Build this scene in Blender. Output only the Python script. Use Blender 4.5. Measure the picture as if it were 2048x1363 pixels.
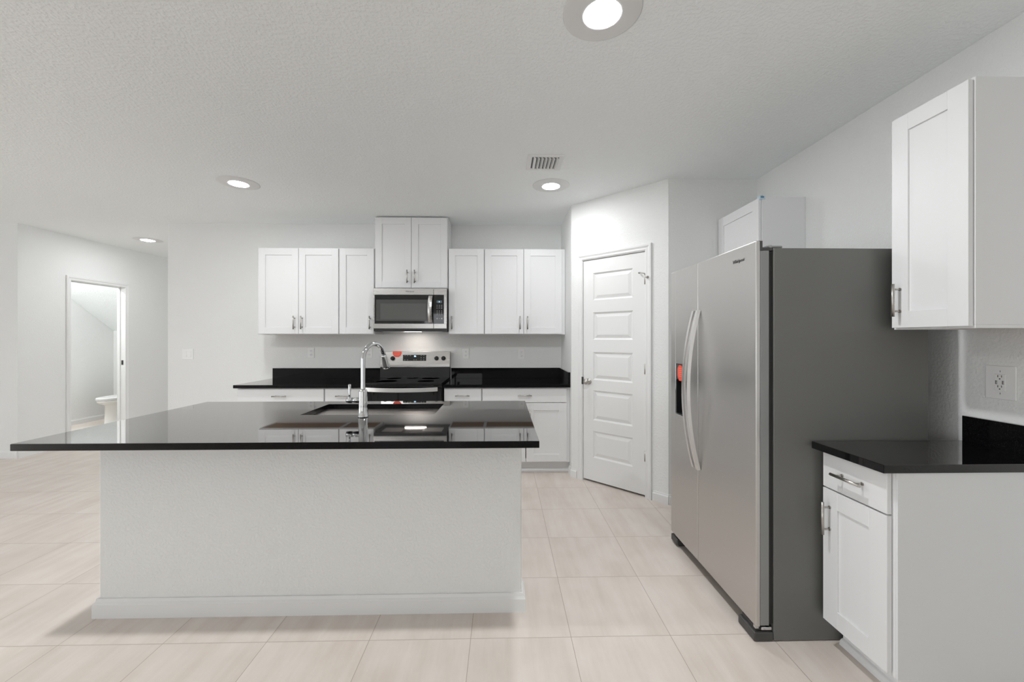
import bpy, bmesh, math, random
from mathutils import Vector, Matrix
I = 0.0254
random.seed(4)
SC = bpy.context.scene
COL = SC.collection
for o in list(bpy.data.objects):
    bpy.data.objects.remove(o)

# ---------------------------------------------------------------- camera, sky, exposure
H = 106.6            # ceiling height (inches)
EYE = 54.4
cam_d = bpy.data.cameras.new('camera')
cam = bpy.data.objects.new('camera', cam_d)
COL.objects.link(cam)
cam_d.sensor_width = 36.0
cam_d.lens = 803.0 / 2048.0 * 36.0
cam_d.shift_y = -(681.5 - 676.0) / 2048.0
cam_d.clip_start = 0.02
cam.location = (0, 0, EYE * I)
cam.rotation_euler = (math.radians(90), 0, -math.atan(18 / 803))
SC.camera = cam
SC.view_settings.view_transform = 'Standard'
SC.view_settings.look = 'None'
SC.view_settings.exposure = 0.24
SC.view_settings.gamma = 1.0
SC.view_settings.use_curve_mapping = False
SC.cycles.use_denoising = True
SC.cycles.max_bounces = 10
SC.cycles.diffuse_bounces = 7
SC.cycles.sample_clamp_indirect = 8.0
SC.cycles.blur_glossy = 0.5
W = bpy.data.worlds.new('daylight')
SC.world = W
W.use_nodes = True
SKY = W.node_tree.nodes['Background']
SKY.inputs[0].default_value = (0.94, 0.97, 1.0, 1)
SKY.inputs[1].default_value = 2.65
LAMP = 104.0         # glow of a ceiling lamp's lens
BEAM_W = 6.0        # and its downward beam at full power (watts)


# ---------------------------------------------------------------- materials
def lin(c):
    c = c / 255.0
    return c / 12.92 if c <= 0.04045 else ((c + 0.055) / 1.055) ** 2.4


def rgb(r, g, b):
    return (lin(r), lin(g), lin(b), 1)


def mat(name, color, rough=0.5, metal=0.0, ior=1.5, bump=None, coat=0.0, aniso=0.0, spec=None):
    m = bpy.data.materials.new(name)
    m.use_nodes = True
    nt = m.node_tree
    b = nt.nodes['Principled BSDF']
    b.inputs['Base Color'].default_value = color
    b.inputs['Roughness'].default_value = rough
    b.inputs['Metallic'].default_value = metal
    b.inputs['IOR'].default_value = ior
    if coat:
        b.inputs['Coat Weight'].default_value = coat
        b.inputs['Coat Roughness'].default_value = 0.03
    if spec is not None:
        b.inputs['Specular IOR Level'].default_value = spec
    if bump:
        scale, strength, dist, detail = bump
        tc = nt.nodes.new('ShaderNodeNewGeometry')
        n = nt.nodes.new('ShaderNodeTexNoise')
        n.inputs['Scale'].default_value = scale
        n.inputs['Detail'].default_value = detail
        r = nt.nodes.new('ShaderNodeValToRGB')
        r.color_ramp.elements[0].position = 0.42
        r.color_ramp.elements[1].position = 0.62
        bp = nt.nodes.new('ShaderNodeBump')
        bp.inputs['Strength'].default_value = strength
        bp.inputs['Distance'].default_value = dist
        nt.links.new(tc.outputs['Position'], n.inputs['Vector'])
        nt.links.new(n.outputs['Fac'], r.inputs['Fac'])
        nt.links.new(r.outputs['Color'], bp.inputs['Height'])
        nt.links.new(bp.outputs['Normal'], b.inputs['Normal'])
    return m


def emit(name, color, strength):
    m = bpy.data.materials.new(name)
    m.use_nodes = True
    nt = m.node_tree
    nt.nodes.remove(nt.nodes['Principled BSDF'])
    e = nt.nodes.new('ShaderNodeEmission')
    e.inputs[0].default_value = color
    e.inputs[1].default_value = strength
    nt.links.new(e.outputs[0], nt.nodes['Material Output'].inputs[0])
    return m


def brushed(name, color, rough, stretch, var=0.06, aniso=0.0):
    """metal with fine directional grain"""
    m = mat(name, color, rough, 1.0)
    nt = m.node_tree
    b = nt.nodes['Principled BSDF']
    g = nt.nodes.new('ShaderNodeNewGeometry')
    mp = nt.nodes.new('ShaderNodeMapping')
    mp.inputs['Scale'].default_value = stretch
    n = nt.nodes.new('ShaderNodeTexNoise')
    n.inputs['Scale'].default_value = 1.0
    n.inputs['Detail'].default_value = 3
    mr = nt.nodes.new('ShaderNodeMapRange')
    mr.inputs[3].default_value = rough - var
    mr.inputs[4].default_value = rough + var
    nt.links.new(g.outputs['Position'], mp.inputs[0])
    nt.links.new(mp.outputs[0], n.inputs['Vector'])
    nt.links.new(n.outputs['Fac'], mr.inputs[0])
    nt.links.new(mr.outputs[0], b.inputs['Roughness'])
    if aniso:
        b.inputs['Anisotropic'].default_value = aniso
        tg_ = nt.nodes.new('ShaderNodeTangent')
        tg_.direction_type = 'RADIAL'
        tg_.axis = 'Z'
        nt.links.new(tg_.outputs[0], b.inputs['Tangent'])
    return m


def granite(name):
    """polished near-black stone: dark body, mirror-like at shallow angles"""
    m = bpy.data.materials.new(name)
    m.use_nodes = True
    nt = m.node_tree
    nt.nodes.remove(nt.nodes['Principled BSDF'])
    g = nt.nodes.new('ShaderNodeNewGeometry')
    n = nt.nodes.new('ShaderNodeTexNoise')
    n.inputs['Scale'].default_value = 420
    n.inputs['Detail'].default_value = 2
    r = nt.nodes.new('ShaderNodeValToRGB')
    r.color_ramp.elements[0].position = 0.62
    r.color_ramp.elements[0].color = (0.004, 0.004, 0.0045, 1)
    r.color_ramp.elements[1].position = 0.8
    r.color_ramp.elements[1].color = (0.05, 0.05, 0.05, 1)
    d = nt.nodes.new('ShaderNodeBsdfDiffuse')
    gl = nt.nodes.new('ShaderNodeBsdfGlossy')
    gl.inputs['Roughness'].default_value = 0.03
    gl.inputs['Color'].default_value = (0.97, 0.96, 0.95, 1)
    lw = nt.nodes.new('ShaderNodeLayerWeight')
    lw.inputs['Blend'].default_value = 0.5
    pw = nt.nodes.new('ShaderNodeMath')
    pw.operation = 'POWER'
    pw.inputs[1].default_value = 2.9
    ml = nt.nodes.new('ShaderNodeMath')
    ml.operation = 'MULTIPLY_ADD'
    ml.inputs[1].default_value = 0.98
    ml.inputs[2].default_value = 0.012
    mx = nt.nodes.new('ShaderNodeMixShader')
    nt.links.new(g.outputs['Position'], n.inputs['Vector'])
    nt.links.new(n.outputs['Fac'], r.inputs['Fac'])
    nt.links.new(r.outputs['Color'], d.inputs['Color'])
    nt.links.new(lw.outputs['Facing'], pw.inputs[0])
    nt.links.new(pw.outputs[0], ml.inputs[0])
    nt.links.new(ml.outputs[0], mx.inputs[0])
    nt.links.new(d.outputs[0], mx.inputs[1])
    nt.links.new(gl.outputs[0], mx.inputs[2])
    nt.links.new(mx.outputs[0], nt.nodes['Material Output'].inputs[0])
    return m


def floor_tile():
    m = mat('beige_porcelain_tile', (0.6, 0.52, 0.46, 1), 0.42)
    nt = m.node_tree
    b = nt.nodes['Principled BSDF']
    g = nt.nodes.new('ShaderNodeNewGeometry')
    mp = nt.nodes.new('ShaderNodeMapping')
    P = 18.25 * I
    mp.inputs['Location'].default_value = (-12.4 * I + 20 * P, -72.9 * I + 20 * P, 0)
    br = nt.nodes.new('ShaderNodeTexBrick')
    br.offset = 0.0
    br.squash = 1.0
    br.inputs['Scale'].default_value = 1.0
    br.inputs['Brick Width'].default_value = P
    br.inputs['Row Height'].default_value = P
    br.inputs['Mortar Size'].default_value = 0.0016
    br.inputs['Mortar Smooth'].default_value = 0.3
    br.inputs['Color1'].default_value = (0.0, 0.0, 0.0, 1)
    br.inputs['Color2'].default_value = (1, 1, 1, 1)
    br.inputs['Mortar'].default_value = (0.5, 0.5, 0.5, 1)
    nt.links.new(g.outputs['Position'], mp.inputs[0])
    nt.links.new(mp.outputs[0], br.inputs['Vector'])
    # veins: streaks running away from the viewer, shifted from tile to tile
    add = nt.nodes.new('ShaderNodeVectorMath')
    add.operation = 'MULTIPLY_ADD'
    add.inputs[1].default_value = (1, 1, 1)
    sc = nt.nodes.new('ShaderNodeVectorMath')
    sc.operation = 'SCALE'
    sc.inputs['Scale'].default_value = 3.0
    nt.links.new(br.outputs['Color'], sc.inputs[0])
    nt.links.new(mp.outputs[0], add.inputs[0])
    nt.links.new(sc.outputs[0], add.inputs[2])
    mp2 = nt.nodes.new('ShaderNodeMapping')
    mp2.inputs['Rotation'].default_value = (0, 0, math.radians(6))
    mp2.inputs['Scale'].default_value = (9.0, 1.1, 1)
    nt.links.new(add.outputs[0], mp2.inputs[0])
    n1 = nt.nodes.new('ShaderNodeTexNoise')
    n1.inputs['Scale'].default_value = 1.3
    n1.inputs['Detail'].default_value = 6
    n1.inputs['Roughness'].default_value = 0.6
    nt.links.new(mp2.outputs[0], n1.inputs['Vector'])
    n2 = nt.nodes.new('ShaderNodeTexNoise')
    n2.inputs['Scale'].default_value = 5
    n2.inputs['Detail'].default_value = 5
    nt.links.new(g.outputs['Position'], n2.inputs['Vector'])
    mx = nt.nodes.new('ShaderNodeMix')
    mx.data_type = 'FLOAT'
    mx.inputs[0].default_value = 0.35
    nt.links.new(n1.outputs['Fac'], mx.inputs[2])
    nt.links.new(n2.outputs['Fac'], mx.inputs[3])
    r = nt.nodes.new('ShaderNodeValToRGB')
    r.color_ramp.elements[0].position = 0.36
    r.color_ramp.elements[0].color = (0.635, 0.56, 0.50, 1)
    r.color_ramp.elements[1].position = 0.60
    r.color_ramp.elements[1].color = (0.73, 0.665, 0.61, 1)
    nt.links.new(mx.outputs[0], r.inputs['Fac'])
    tint = nt.nodes.new('ShaderNodeMix')
    tint.data_type = 'RGBA'
    tint.blend_type = 'MULTIPLY'
    tint.inputs[0].default_value = 0.05
    nt.links.new(r.outputs['Color'], tint.inputs[6])
    nt.links.new(br.outputs['Color'], tint.inputs[7])
    mo = nt.nodes.new('ShaderNodeMix')
    mo.data_type = 'RGBA'
    mo.inputs[7].default_value = (0.40, 0.33, 0.28, 1)
    nt.links.new(br.outputs['Fac'], mo.inputs[0])
    nt.links.new(tint.outputs[2], mo.inputs[6])
    nt.links.new(mo.outputs[2], b.inputs['Base Color'])
    bp = nt.nodes.new('ShaderNodeBump')
    bp.invert = True
    bp.inputs['Strength'].default_value = 0.4
    bp.inputs['Distance'].default_value = 0.001
    nt.links.new(br.outputs['Fac'], bp.inputs['Height'])
    nt.links.new(bp.outputs['Normal'], b.inputs['Normal'])
    return m


M = {}
M['wall'] = mat('orange_peel_wall_paint', (0.765, 0.77, 0.76, 1), 0.75, bump=(75, 0.35, 0.0025, 3))
M['ceiling'] = mat('knockdown_ceiling_paint', (0.905, 0.928, 0.928, 1), 0.85, bump=(62, 0.5, 0.003, 4))
M['trim'] = mat('white_trim_paint', (0.76, 0.76, 0.755, 1), 0.4)
M['cab'] = mat('white_cabinet_paint', (0.76, 0.762, 0.765, 1), 0.32)
M['cabside'] = mat('white_laminate_side', (0.72, 0.73, 0.735, 1), 0.5)
M['wood'] = mat('raw_birch_underside', (0.36, 0.23, 0.14, 1), 0.6, bump=(200, 0.1, 0.0005, 2))
M['floor'] = floor_tile()
M['granite'] = granite('black_granite')
M['nickel'] = mat('satin_nickel', (0.50, 0.48, 0.45, 1), 0.32, 1.0)
M['chrome'] = mat('polished_chrome', (0.62, 0.63, 0.64, 1), 0.06, 1.0)
M['steel'] = brushed('brushed_stainless', (0.62, 0.605, 0.59, 1), 0.36, (3, 3, 260), 0.05, 0.75)
M['steelh'] = brushed('brushed_stainless_horizontal', (0.48, 0.465, 0.45, 1), 0.27, (3, 260, 260))
M['bar'] = mat('satin_stainless_bar', (0.78, 0.77, 0.755, 1), 0.33, 1.0)
M['sink'] = brushed('sink_stainless', (0.60, 0.56, 0.53, 1), 0.30, (200, 200, 4))
M['grey'] = mat('grey_appliance_enamel', (0.14, 0.14, 0.132, 1), 0.33)
M['mark'] = mat('dark_printed_ring', (0.025, 0.025, 0.025, 1), 0.04)
M['dgrey'] = mat('dark_grey_plastic', (0.055, 0.054, 0.052, 1), 0.45)
M['dooredge'] = mat('grey_door_edge', (0.26, 0.265, 0.262, 1), 0.35, 0.3)
M['black'] = mat('black_plastic', (0.008, 0.008, 0.008, 1), 0.35)
M['bglass'] = mat('black_glass', (0.006, 0.006, 0.0065, 1), 0.04, 0, 1.55)
M['mesh'] = mat('microwave_window_screen', (0.055, 0.057, 0.053, 1), 0.22)
M['mesh2'] = mat('microwave_window_screen_inner', (0.085, 0.087, 0.08, 1), 0.25)
M['gasket'] = mat('black_rubber', (0.01, 0.01, 0.01, 1), 0.6)
M['plate'] = mat('white_plastic', (0.80, 0.80, 0.79, 1), 0.35)
M['slot'] = mat('dark_slot', (0.03, 0.03, 0.03, 1), 0.6)
M['red'] = mat('red_orange_label', (0.83, 0.075, 0.04, 1), 0.5)
M['redl'] = mat('pale_print_on_label', (0.86, 0.30, 0.22, 1), 0.5)
M['blue'] = mat('blue_tape', (0.10, 0.24, 0.38, 1), 0.45)
M['blue2'] = mat('pale_blue_film', (0.55, 0.68, 0.76, 1), 0.4)
M['ceramic'] = mat('white_vitreous_china', (0.80, 0.79, 0.76, 1), 0.12)
M['logo'] = mat('dark_logo_metal', (0.14, 0.14, 0.14, 1), 0.4, 0.8)
M['legend'] = mat('pale_keypad_print', (0.42, 0.45, 0.46, 1), 0.5)
M['lens'] = emit('lamp_lens_glow', (0.965, 0.985, 1.0, 1), LAMP)
M['hood'] = emit('cooktop_lamp_glow', (1.0, 0.90, 0.83, 1), 19.0)
M['lcd'] = emit('display_glow', (0.45, 0.72, 1.0, 1), 2.2)
M['lcdb'] = emit('display_back_glow', (0.02, 0.06, 0.14, 1), 0.5)


# ---------------------------------------------------------------- geometry helpers (inches)
class G:
    def __init__(s, off=(0, 0, 0)):
        s.bm = bmesh.new()
        s.o = Vector(off)

    def _merge(s, t, smooth=False):
        for f in t.faces:
            f.smooth = smooth
        me = bpy.data.meshes.new('tmp')
        t.to_mesh(me)
        t.free()
        s.bm.from_mesh(me)
        bpy.data.meshes.remove(me)

    def box(s, x0, x1, y0, y1, z0, z1, bev=0.0, seg=1, smooth=False):
        t = bmesh.new()
        bmesh.ops.create_cube(t, size=1)
        for v in t.verts:
            v.co = Vector(((x0 + x1) / 2 + v.co.x * (x1 - x0), (y0 + y1) / 2 + v.co.y * (y1 - y0),
                           (z0 + z1) / 2 + v.co.z * (z1 - z0))) - s.o
        if bev:
            bmesh.ops.bevel(t, geom=list(t.edges), offset=bev, segments=seg, profile=0.5, affect='EDGES')
        s._merge(t, smooth)
        return s

    def prism(s, poly, axis, a0, a1, bev=0.0):
        """poly: 2D outline; axis: extrude axis 'x','y','z'"""
        t = bmesh.new()

        def P(u, v, a):
            p = {'x': (a, u, v), 'y': (u, a, v), 'z': (u, v, a)}[axis]
            return Vector(p) - s.o
        lo = [t.verts.new(P(u, v, a0)) for u, v in poly]
        hi = [t.verts.new(P(u, v, a1)) for u, v in poly]
        t.faces.new(lo)
        t.faces.new(hi[::-1])
        n = len(poly)
        for i in range(n):
            j = (i + 1) % n
            t.faces.new((lo[i], hi[i], hi[j], lo[j]))
        bmesh.ops.recalc_face_normals(t, faces=list(t.faces))
        if bev:
            bmesh.ops.bevel(t, geom=list(t.edges), offset=bev, segments=2, profile=0.5, affect='EDGES')
        s._merge(t)
        return s

    def loft(s, rings, cap=True, closed=True, smooth=True):
        t = bmesh.new()
        vs = [[t.verts.new(Vector(p) - s.o) for p in r] for r in rings]
        n = len(rings[0])
        for a, b in zip(vs[:-1], vs[1:]):
            for i in range(n if closed else n - 1):
                j = (i + 1) % n
                t.faces.new((a[i], a[j], b[j], b[i]))
        for f in t.faces:
            f.smooth = smooth
        caps = []
        if cap:
            caps = [t.faces.new(vs[0][::-1]), t.faces.new(vs[-1])]
        bmesh.ops.recalc_face_normals(t, faces=list(t.faces))
        me = bpy.data.meshes.new('tmp')
        for f in caps:
            f.smooth = False
        t.to_mesh(me)
        t.free()
        s.bm.from_mesh(me)
        bpy.data.meshes.remove(me)
        return s

    def tube(s, pts, r, n=20, cap=True):
        pts = [Vector(p) for p in pts]
        if not isinstance(r, (list, tuple)):
            r = [r] * len(pts)
        rings = []
        up = None
        for i, p in enumerate(pts):
            d = (pts[min(i + 1, len(pts) - 1)] - pts[max(i - 1, 0)]).normalized()
            if up is None:
                up = Vector((0, 0, 1)) if abs(d.z) < 0.9 else Vector((0, 1, 0))
            a = d.cross(up).normalized()
            up = a.cross(d).normalized()
            rings.append([p + (a * math.cos(k * 2 * math.pi / n) + up * math.sin(k * 2 * math.pi / n)) * r[i]
                          for k in range(n)])
        return s.loft(rings, cap)

    def cyl(s, p0, p1, r, r1=None, n=24):
        return s.tube([p0, p1], [r, r if r1 is None else r1], n)

    def lathe(s, prof, c, n=40, axis='z'):
        """prof: list of (radius, height along axis)"""
        rings = []
        for r, h in prof:
            r = max(r, 1e-4)
            ring = []
            for k in range(n):
                a = k * 2 * math.pi / n
                u, v = r * math.cos(a), r * math.sin(a)
                q = {'z': (u, v, h), 'y': (u, h, v), 'x': (h, u, v)}[axis]
                ring.append(Vector(c) + Vector(q))
            rings.append(ring)
        return s.loft(rings, True)

    def text(s, body, size, mtx, depth=0.03):
        c = bpy.data.curves.new('t', 'FONT')
        c.body = body
        c.size = size
        c.extrude = depth
        c.align_x = 'CENTER'
        c.align_y = 'CENTER'
        c.shear = 0.25 if body[0].isalpha() else 0
        c.offset = size * 0.012
        o = bpy.data.objects.new('t', c)
        me = bpy.data.meshes.new_from_object(o)
        me.transform(mtx)
        me.transform(Matrix.Translation(-s.o))
        s.bm.from_mesh(me)
        bpy.data.objects.remove(o)
        bpy.data.curves.remove(c)
        bpy.data.meshes.remove(me)
        return s

    def mesh(s, name, m):
        me = bpy.data.meshes.new(name)
        bmesh.ops.scale(s.bm, vec=(I, I, I), verts=s.bm.verts)
        s.bm.to_mesh(me)
        s.bm.free()
        if isinstance(m, str):
            m = M[m]
        me.materials.append(m)
        return me


def link(name, me, parent=None):
    o = bpy.data.objects.new(name, me)
    COL.objects.link(o)
    if parent:
        o.parent = parent
    return o


def part(name, g, m, parent, label=None):
    o = link(name, g.mesh(name, m), parent)
    if label:
        o['label'] = label
    return o


def thing(name, label, cat, loc=(0, 0, 0), rz=0.0, group=None):
    o = link(name, None)
    o.empty_display_size = 0.05
    o.location = Vector(loc) * I
    o.rotation_euler = (0, 0, math.radians(rz))
    o['label'] = label
    o['category'] = cat
    if group:
        o['group'] = group
    return o


def struct(name, g, m, label=None, cat=None):
    o = link(name, g.mesh(name, m))
    o['kind'] = 'structure'
    if label:
        o['label'] = label
        o['category'] = cat
    return o


def copy_tree(o, parent=None):
    c = o.copy()
    COL.objects.link(c)
    if parent:
        c.parent = parent
    for ch in list(o.children):
        copy_tree(ch, c)
    return c


# ---------------------------------------------------------------- the room
XR, YB, YA = 83.5, 185.4, 130.2          # right wall, back wall, alcove wall
C1, C2 = (26.9, 157.6), (54.2, 130.3)    # ends of the angled pantry wall
S2 = math.sqrt(0.5)
struct('floor', G().box(-330, 90, -150, 304, -2, 0), 'floor', 'beige tiled floor', 'floor')
struct('ceiling', G().box(-330, 90, -150, 304, H, H + 3), 'ceiling', 'white textured ceiling', 'ceiling')
struct('wall_right', G().box(XR, 88, -150, 190, 0, H), 'wall', 'white wall on the right', 'wall')
struct('wall_alcove', G().prism([(C2[0] + 0.02, YA), (XR, YA), (XR, YA + 4.5), (C2[0] + 4.5, YA + 4.5)], 'z', 0, H), 'wall',
       'short white wall behind the fridge recess', 'wall')
struct('wall_back', G().box(-151.8, XR, YB, YB + 4.5, 0, H), 'wall', 'white wall behind the range', 'wall')
struct('wall_pantry_side', G().prism([(C1[0], C1[1] + 0.02), (C1[0] + 4.5, C1[1] - 4.5 + 5.6), (C1[0] + 4.5, YB), (C1[0], YB)], 'z', 0, H), 'wall',
       'narrow white wall beside the pantry', 'wall')
# hall and powder room on the left
struct('wall_hall', G().box(-224.5, -220, 187, 209, 0, H).box(-224.5, -220, 239, 300, 0, H)
       .box(-224.5, -220, 209, 239, 84, H), 'wall', 'white hall wall with the powder room doorway', 'wall')
struct('wall_left_front', G().box(-330, -224.5, 187, 191.5, 0, H), 'wall', 'white wall at the far left', 'wall')
struct('wall_powder_back', G().box(-274.5, -270, 191.5, 300, 0, H), 'wall', 'white wall beside the toilet', 'wall')
struct('wall_powder_end', G().box(-270, -224.5, 284.5, 289, 0, H), 'wall', 'white wall behind the toilet', 'wall')
struct('ceiling_powder_slope', G().prism([(218.5, H), (284.5, 59.6), (284.5, 64), (225, H)], 'x', -269.95, -224.55), 'ceiling',
       'sloping ceiling over the toilet', 'ceiling')
struct('wall_hall_end', G().box(-220, 88, 300, 304, 0, H), 'wall', 'white wall at the end of the hall', 'wall')
struct('wall_left', G().box(-334, -330, -150, -140, 0, H).box(-334, -330, 85, 191.5, 0, H).box(-334, -330, -140, 85, 92, H), 'wall', 'white wall on the left with an added opening for fill daylight', 'wall')  # out-of-view opening, added so the sky brightens the room from the left
struct('wall_rear', G().box(-330, -95, -154, -150, 0, H).box(-27, 88, -154, -150, 0, H)
       .box(-95, -27, -154, -150, 84, H), 'wall', 'white wall behind the camera with an unseen opening sized for fill daylight', 'wall')  # unseen opening added here, its width set by how much sky fill enters


def base_prof(t=0.55, h=3.3):
    return [(0, 0), (-t, 0), (-t, h - 0.75), (-t * 0.6, h - 0.45), (-t * 0.45, h), (0, h)]


def baseboard(name, loc, rz, x0, x1, parent=None):
    """local frame: wall face is y=0, room on -y"""
    g = G().prism(base_prof(), 'x', x0, x1)
    o = link(name, g.mesh(name, 'trim'), parent)
    o.location = Vector(loc) * I
    o.rotation_euler = (0, 0, math.radians(rz))
    if not parent:
        o['kind'] = 'structure'
    return o


for nm, loc, rz, a, b in (
        ('baseboard_back', (0, YB, 0), 0, -151.8, -105.6),
        ('baseboard_hall_near', (-220, 0, 0), 90, 187, 206.6),
        ('baseboard_hall_far', (-220, 0, 0), 90, 241.4, 300),
        ('baseboard_left_front', (0, 187, 0), 0, -330, -220),
        ('baseboard_powder_back', (-270, 0, 0), 90, 191.5, 284.5),
        ('baseboard_pantry_near', (C1[0], C1[1], 0), -45, 0, 2.7),
        ('baseboard_pantry_far', (C1[0], C1[1], 0), -45, 33.3, 38.7),
        ('baseboard_pantry_side', (C1[0], 0, 0), -90, -161.0, -157.6),
        ('baseboard_alcove', (0, YA, 0), 0, 54.2, XR - 0.02),
        ('baseboard_right', (XR, 0, 0), -90, -129.6, -108)):
    baseboard(nm, loc, rz, a, b)

# pantry wall with its door (local x runs along the wall from the far corner)
PW = 38.6
gw = G().box(0.02, 5.2, 0, 4.5, 0, H).box(30.7, PW, 0, 4.5, 0, H).box(5.2, 30.7, 0, 4.5, 84.3, H)
w = struct('wall_pantry', gw, 'wall', 'angled white wall holding the pantry door', 'wall')
w.location = Vector((C1[0], C1[1], 0)) * I
w.rotation_euler = (0, 0, math.radians(-45))


def frame_casing(g, x0, x1, z1, wdt=2.3, t=0.7):
    """moulded door casing around an opening, room on -y; mitred profile"""
    prof = [(0.0, 0.25), (0.35, 0.45), (0.9, 0.4), (1.5, t), (wdt - 0.15, t), (wdt, 0.5), (wdt, 0.0), (0, 0)]
    path = []
    for u, d in prof:
        path.append([(x0 - u, -d, 0), (x0 - u, -d, z1 + u), (x1 + u, -d, z1 + u), (x1 + u, -d, 0)])
    rings = [[p[k] for p in path] for k in range(4)]
    g.loft(rings, True, True, False)
    return g


# door leaf with five raised panels
def leaf_mesh():
    g = G()
    x0, x1, z0, z1, y0, y1 = 5.55, 30.4, 0.75, 83.95, 0.25, 1.6
    px0, px1 = 9.8, 25.9
    pz = [(9.4, 19.5), (23.5, 34.8), (38.7, 49.25), (53.85, 64.15), (68.65, 78.95)]
    g.box(x0, px0, y0, y1, z0, z1).box(px1, x1, y0, y1, z0, z1)
    zz = [z0] + [v for p in pz for v in p] + [z1]
    for k in range(0, len(zz), 2):
        g.box(px0, px1, y0, y1, zz[k], zz[k + 1])
    for a, b in pz:
        def ring(ins, y):
            return [(px0 + ins, y, a + ins), (px1 - ins, y, a + ins), (px1 - ins, y, b - ins), (px0 + ins, y, b - ins)]
        g.loft([ring(0, y0), ring(0.55, y0 + 0.42), ring(0.75, y0 + 0.42), ring(1.75, y0 + 0.1), ring(1.85, y0 + 0.08)],
               False, True, False)
        g.bm.faces.ensure_lookup_table()
        t = bmesh.new()
        t.faces.new([t.verts.new(Vector(p)) for p in ring(1.85, y0 + 0.08)])
        g._merge(t)
        g.box(px0, px1, y1 - 0.5, y1, a, b)
    return g


door = link('door_1', leaf_mesh().mesh('door_leaf', 'trim'))
door.location = w.location
door.rotation_euler = w.rotation_euler
door['kind'] = 'structure'
door['label'] = 'white five panel pantry door in the angled wall'
door['category'] = 'door'
g = frame_casing(G(), 5.2, 30.7, 84.3)
g.box(4.6, 5.4, 0, 4.5, 0, 84.3).box(30.5, 31.2, 0, 4.5, 0, 84.3).box(5.4, 30.5, 0, 4.5, 84.1, 84.8)
part('door_frame', g, 'trim', door)
kx, kz = 7.9, 38.0
g = G().lathe([(1.15, 0.25), (1.15, 0.1), (0.9, 0.0), (0.5, -0.1), (0.42, -0.8), (0.75, -1.1), (1.02, -1.5), (1.08, -1.85),
               (0.95, -2.2), (0.6, -2.42), (0.0, -2.48)], (kx, 0, kz), 32, 'y')
part('door_knob', g, 'nickel', door, 'satin nickel round knob')
for z in (74.6, 43.9, 14.2):
    g = G().cyl((30.55, -0.1, z - 1.75), (30.55, -0.1, z + 1.75), 0.26, n=14).box(30.2, 30.6, 0.0, 0.3, z - 1.75, z + 1.75)
    for q in (-0.6, 0.6):
        g.cyl((30.55, -0.1, z + q - 0.03), (30.55, -0.1, z + q + 0.03), 0.29, n=14)
    part('hinge', g, 'nickel', door)
g = G().cyl((30.55, -0.15, 76.5), (28.6, -0.9, 76.9), 0.12, n=10).cyl((28.9, -0.75, 76.85), (28.4, -0.3, 76.95), 0.3, n=12)
g.cyl((30.55, -0.2, 75.2), (31.9, -1.0, 75.0), 0.14, n=10).cyl((31.7, -0.9, 75.03), (32.0, -1.1, 75.0), 0.42, n=14)
part('door_stop', g, 'nickel', door, 'small hinge pin door stop')
part('strike_plate', G().box(4.9, 5.5, -0.35, 0.0, 36.8, 39.6, 0.06).box(5.3, 5.54, 0, 0.9, 36.9, 39.5), 'slot', door, 'dark strike plate')
# powder-room doorway
g = frame_casing(G(), 209.3, 238.7, 83.9)
g.box(209.0, 209.3, 0.0, 4.5, 0, 83.9).box(238.7, 239.0, 0.0, 4.5, 0, 83.9).box(209.0, 239.0, 0.0, 4.5, 83.9, 84.0)
g.box(209.3, 209.7, 2.6, 3.9, 0, 83.6).box(238.3, 238.7, 2.6, 3.9, 0, 83.6).box(209.3, 238.7, 2.6, 3.9, 83.5, 83.9)
dr = link('door_2', g.mesh('door_casing', 'trim'))
dr.location = Vector((-220, 0, 0)) * I
dr.rotation_euler = (0, 0, math.radians(90))
dr['kind'] = 'structure'
dr['label'] = 'open powder room doorway with white moulded casing'
dr['category'] = 'doorway'
part('strike_plate', G().box(238.62, 238.72, 0.9, 2.0, 39.0, 41.6).box(238.58, 238.66, 1.2, 1.7, 39.9, 40.8), 'slot', dr, 'small dark strike plate')


# ---------------------------------------------------------------- cabinets
def pull(parent, x, z, y, vert=True, L=5.6):
    """bar pull on a front whose face is at y (room on -y)"""
    g = G()
    r, so = 0.25, 1.3
    if vert:
        g.cyl((x, y - so, z - L / 2), (x, y - so, z + L / 2), r, n=16)
        for q in (-1.88, 1.88):
            g.cyl((x, y, z + q), (x, y - so, z + q), 0.17, n=12)
            g.cyl((x, y, z + q), (x, y - 0.12, z + q), 0.27, n=12)
    else:
        g.cyl((x - L / 2, y - so, z), (x + L / 2, y - so, z), r, n=16)
        for q in (-1.88, 1.88):
            g.cyl((x + q, y, z), (x + q, y - so, z), 0.17, n=12)
            g.cyl((x + q, y, z), (x + q, y - 0.12, z), 0.27, n=12)
    return part('handle', g, 'nickel', parent)


def shaker(x0, x1, z0, z1, yf, th=0.75, st=2.8, rec=0.32):
    g = G()
    b = 0.035
    g.box(x0, x0 + st, yf, yf + th, z0, z1, b).box(x1 - st, x1, yf, yf + th, z0, z1, b)
    g.box(x0 + st, x1 - st, yf, yf + th, z0, z0 + st, b).box(x0 + st, x1 - st, yf, yf + th, z1 - st, z1, b)
    g.box(x0 + st - 0.1, x1 - st + 0.1, yf + rec, yf + th - 0.05, z0 + st - 0.1, z1 - st + 0.1)
    return g


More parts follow.
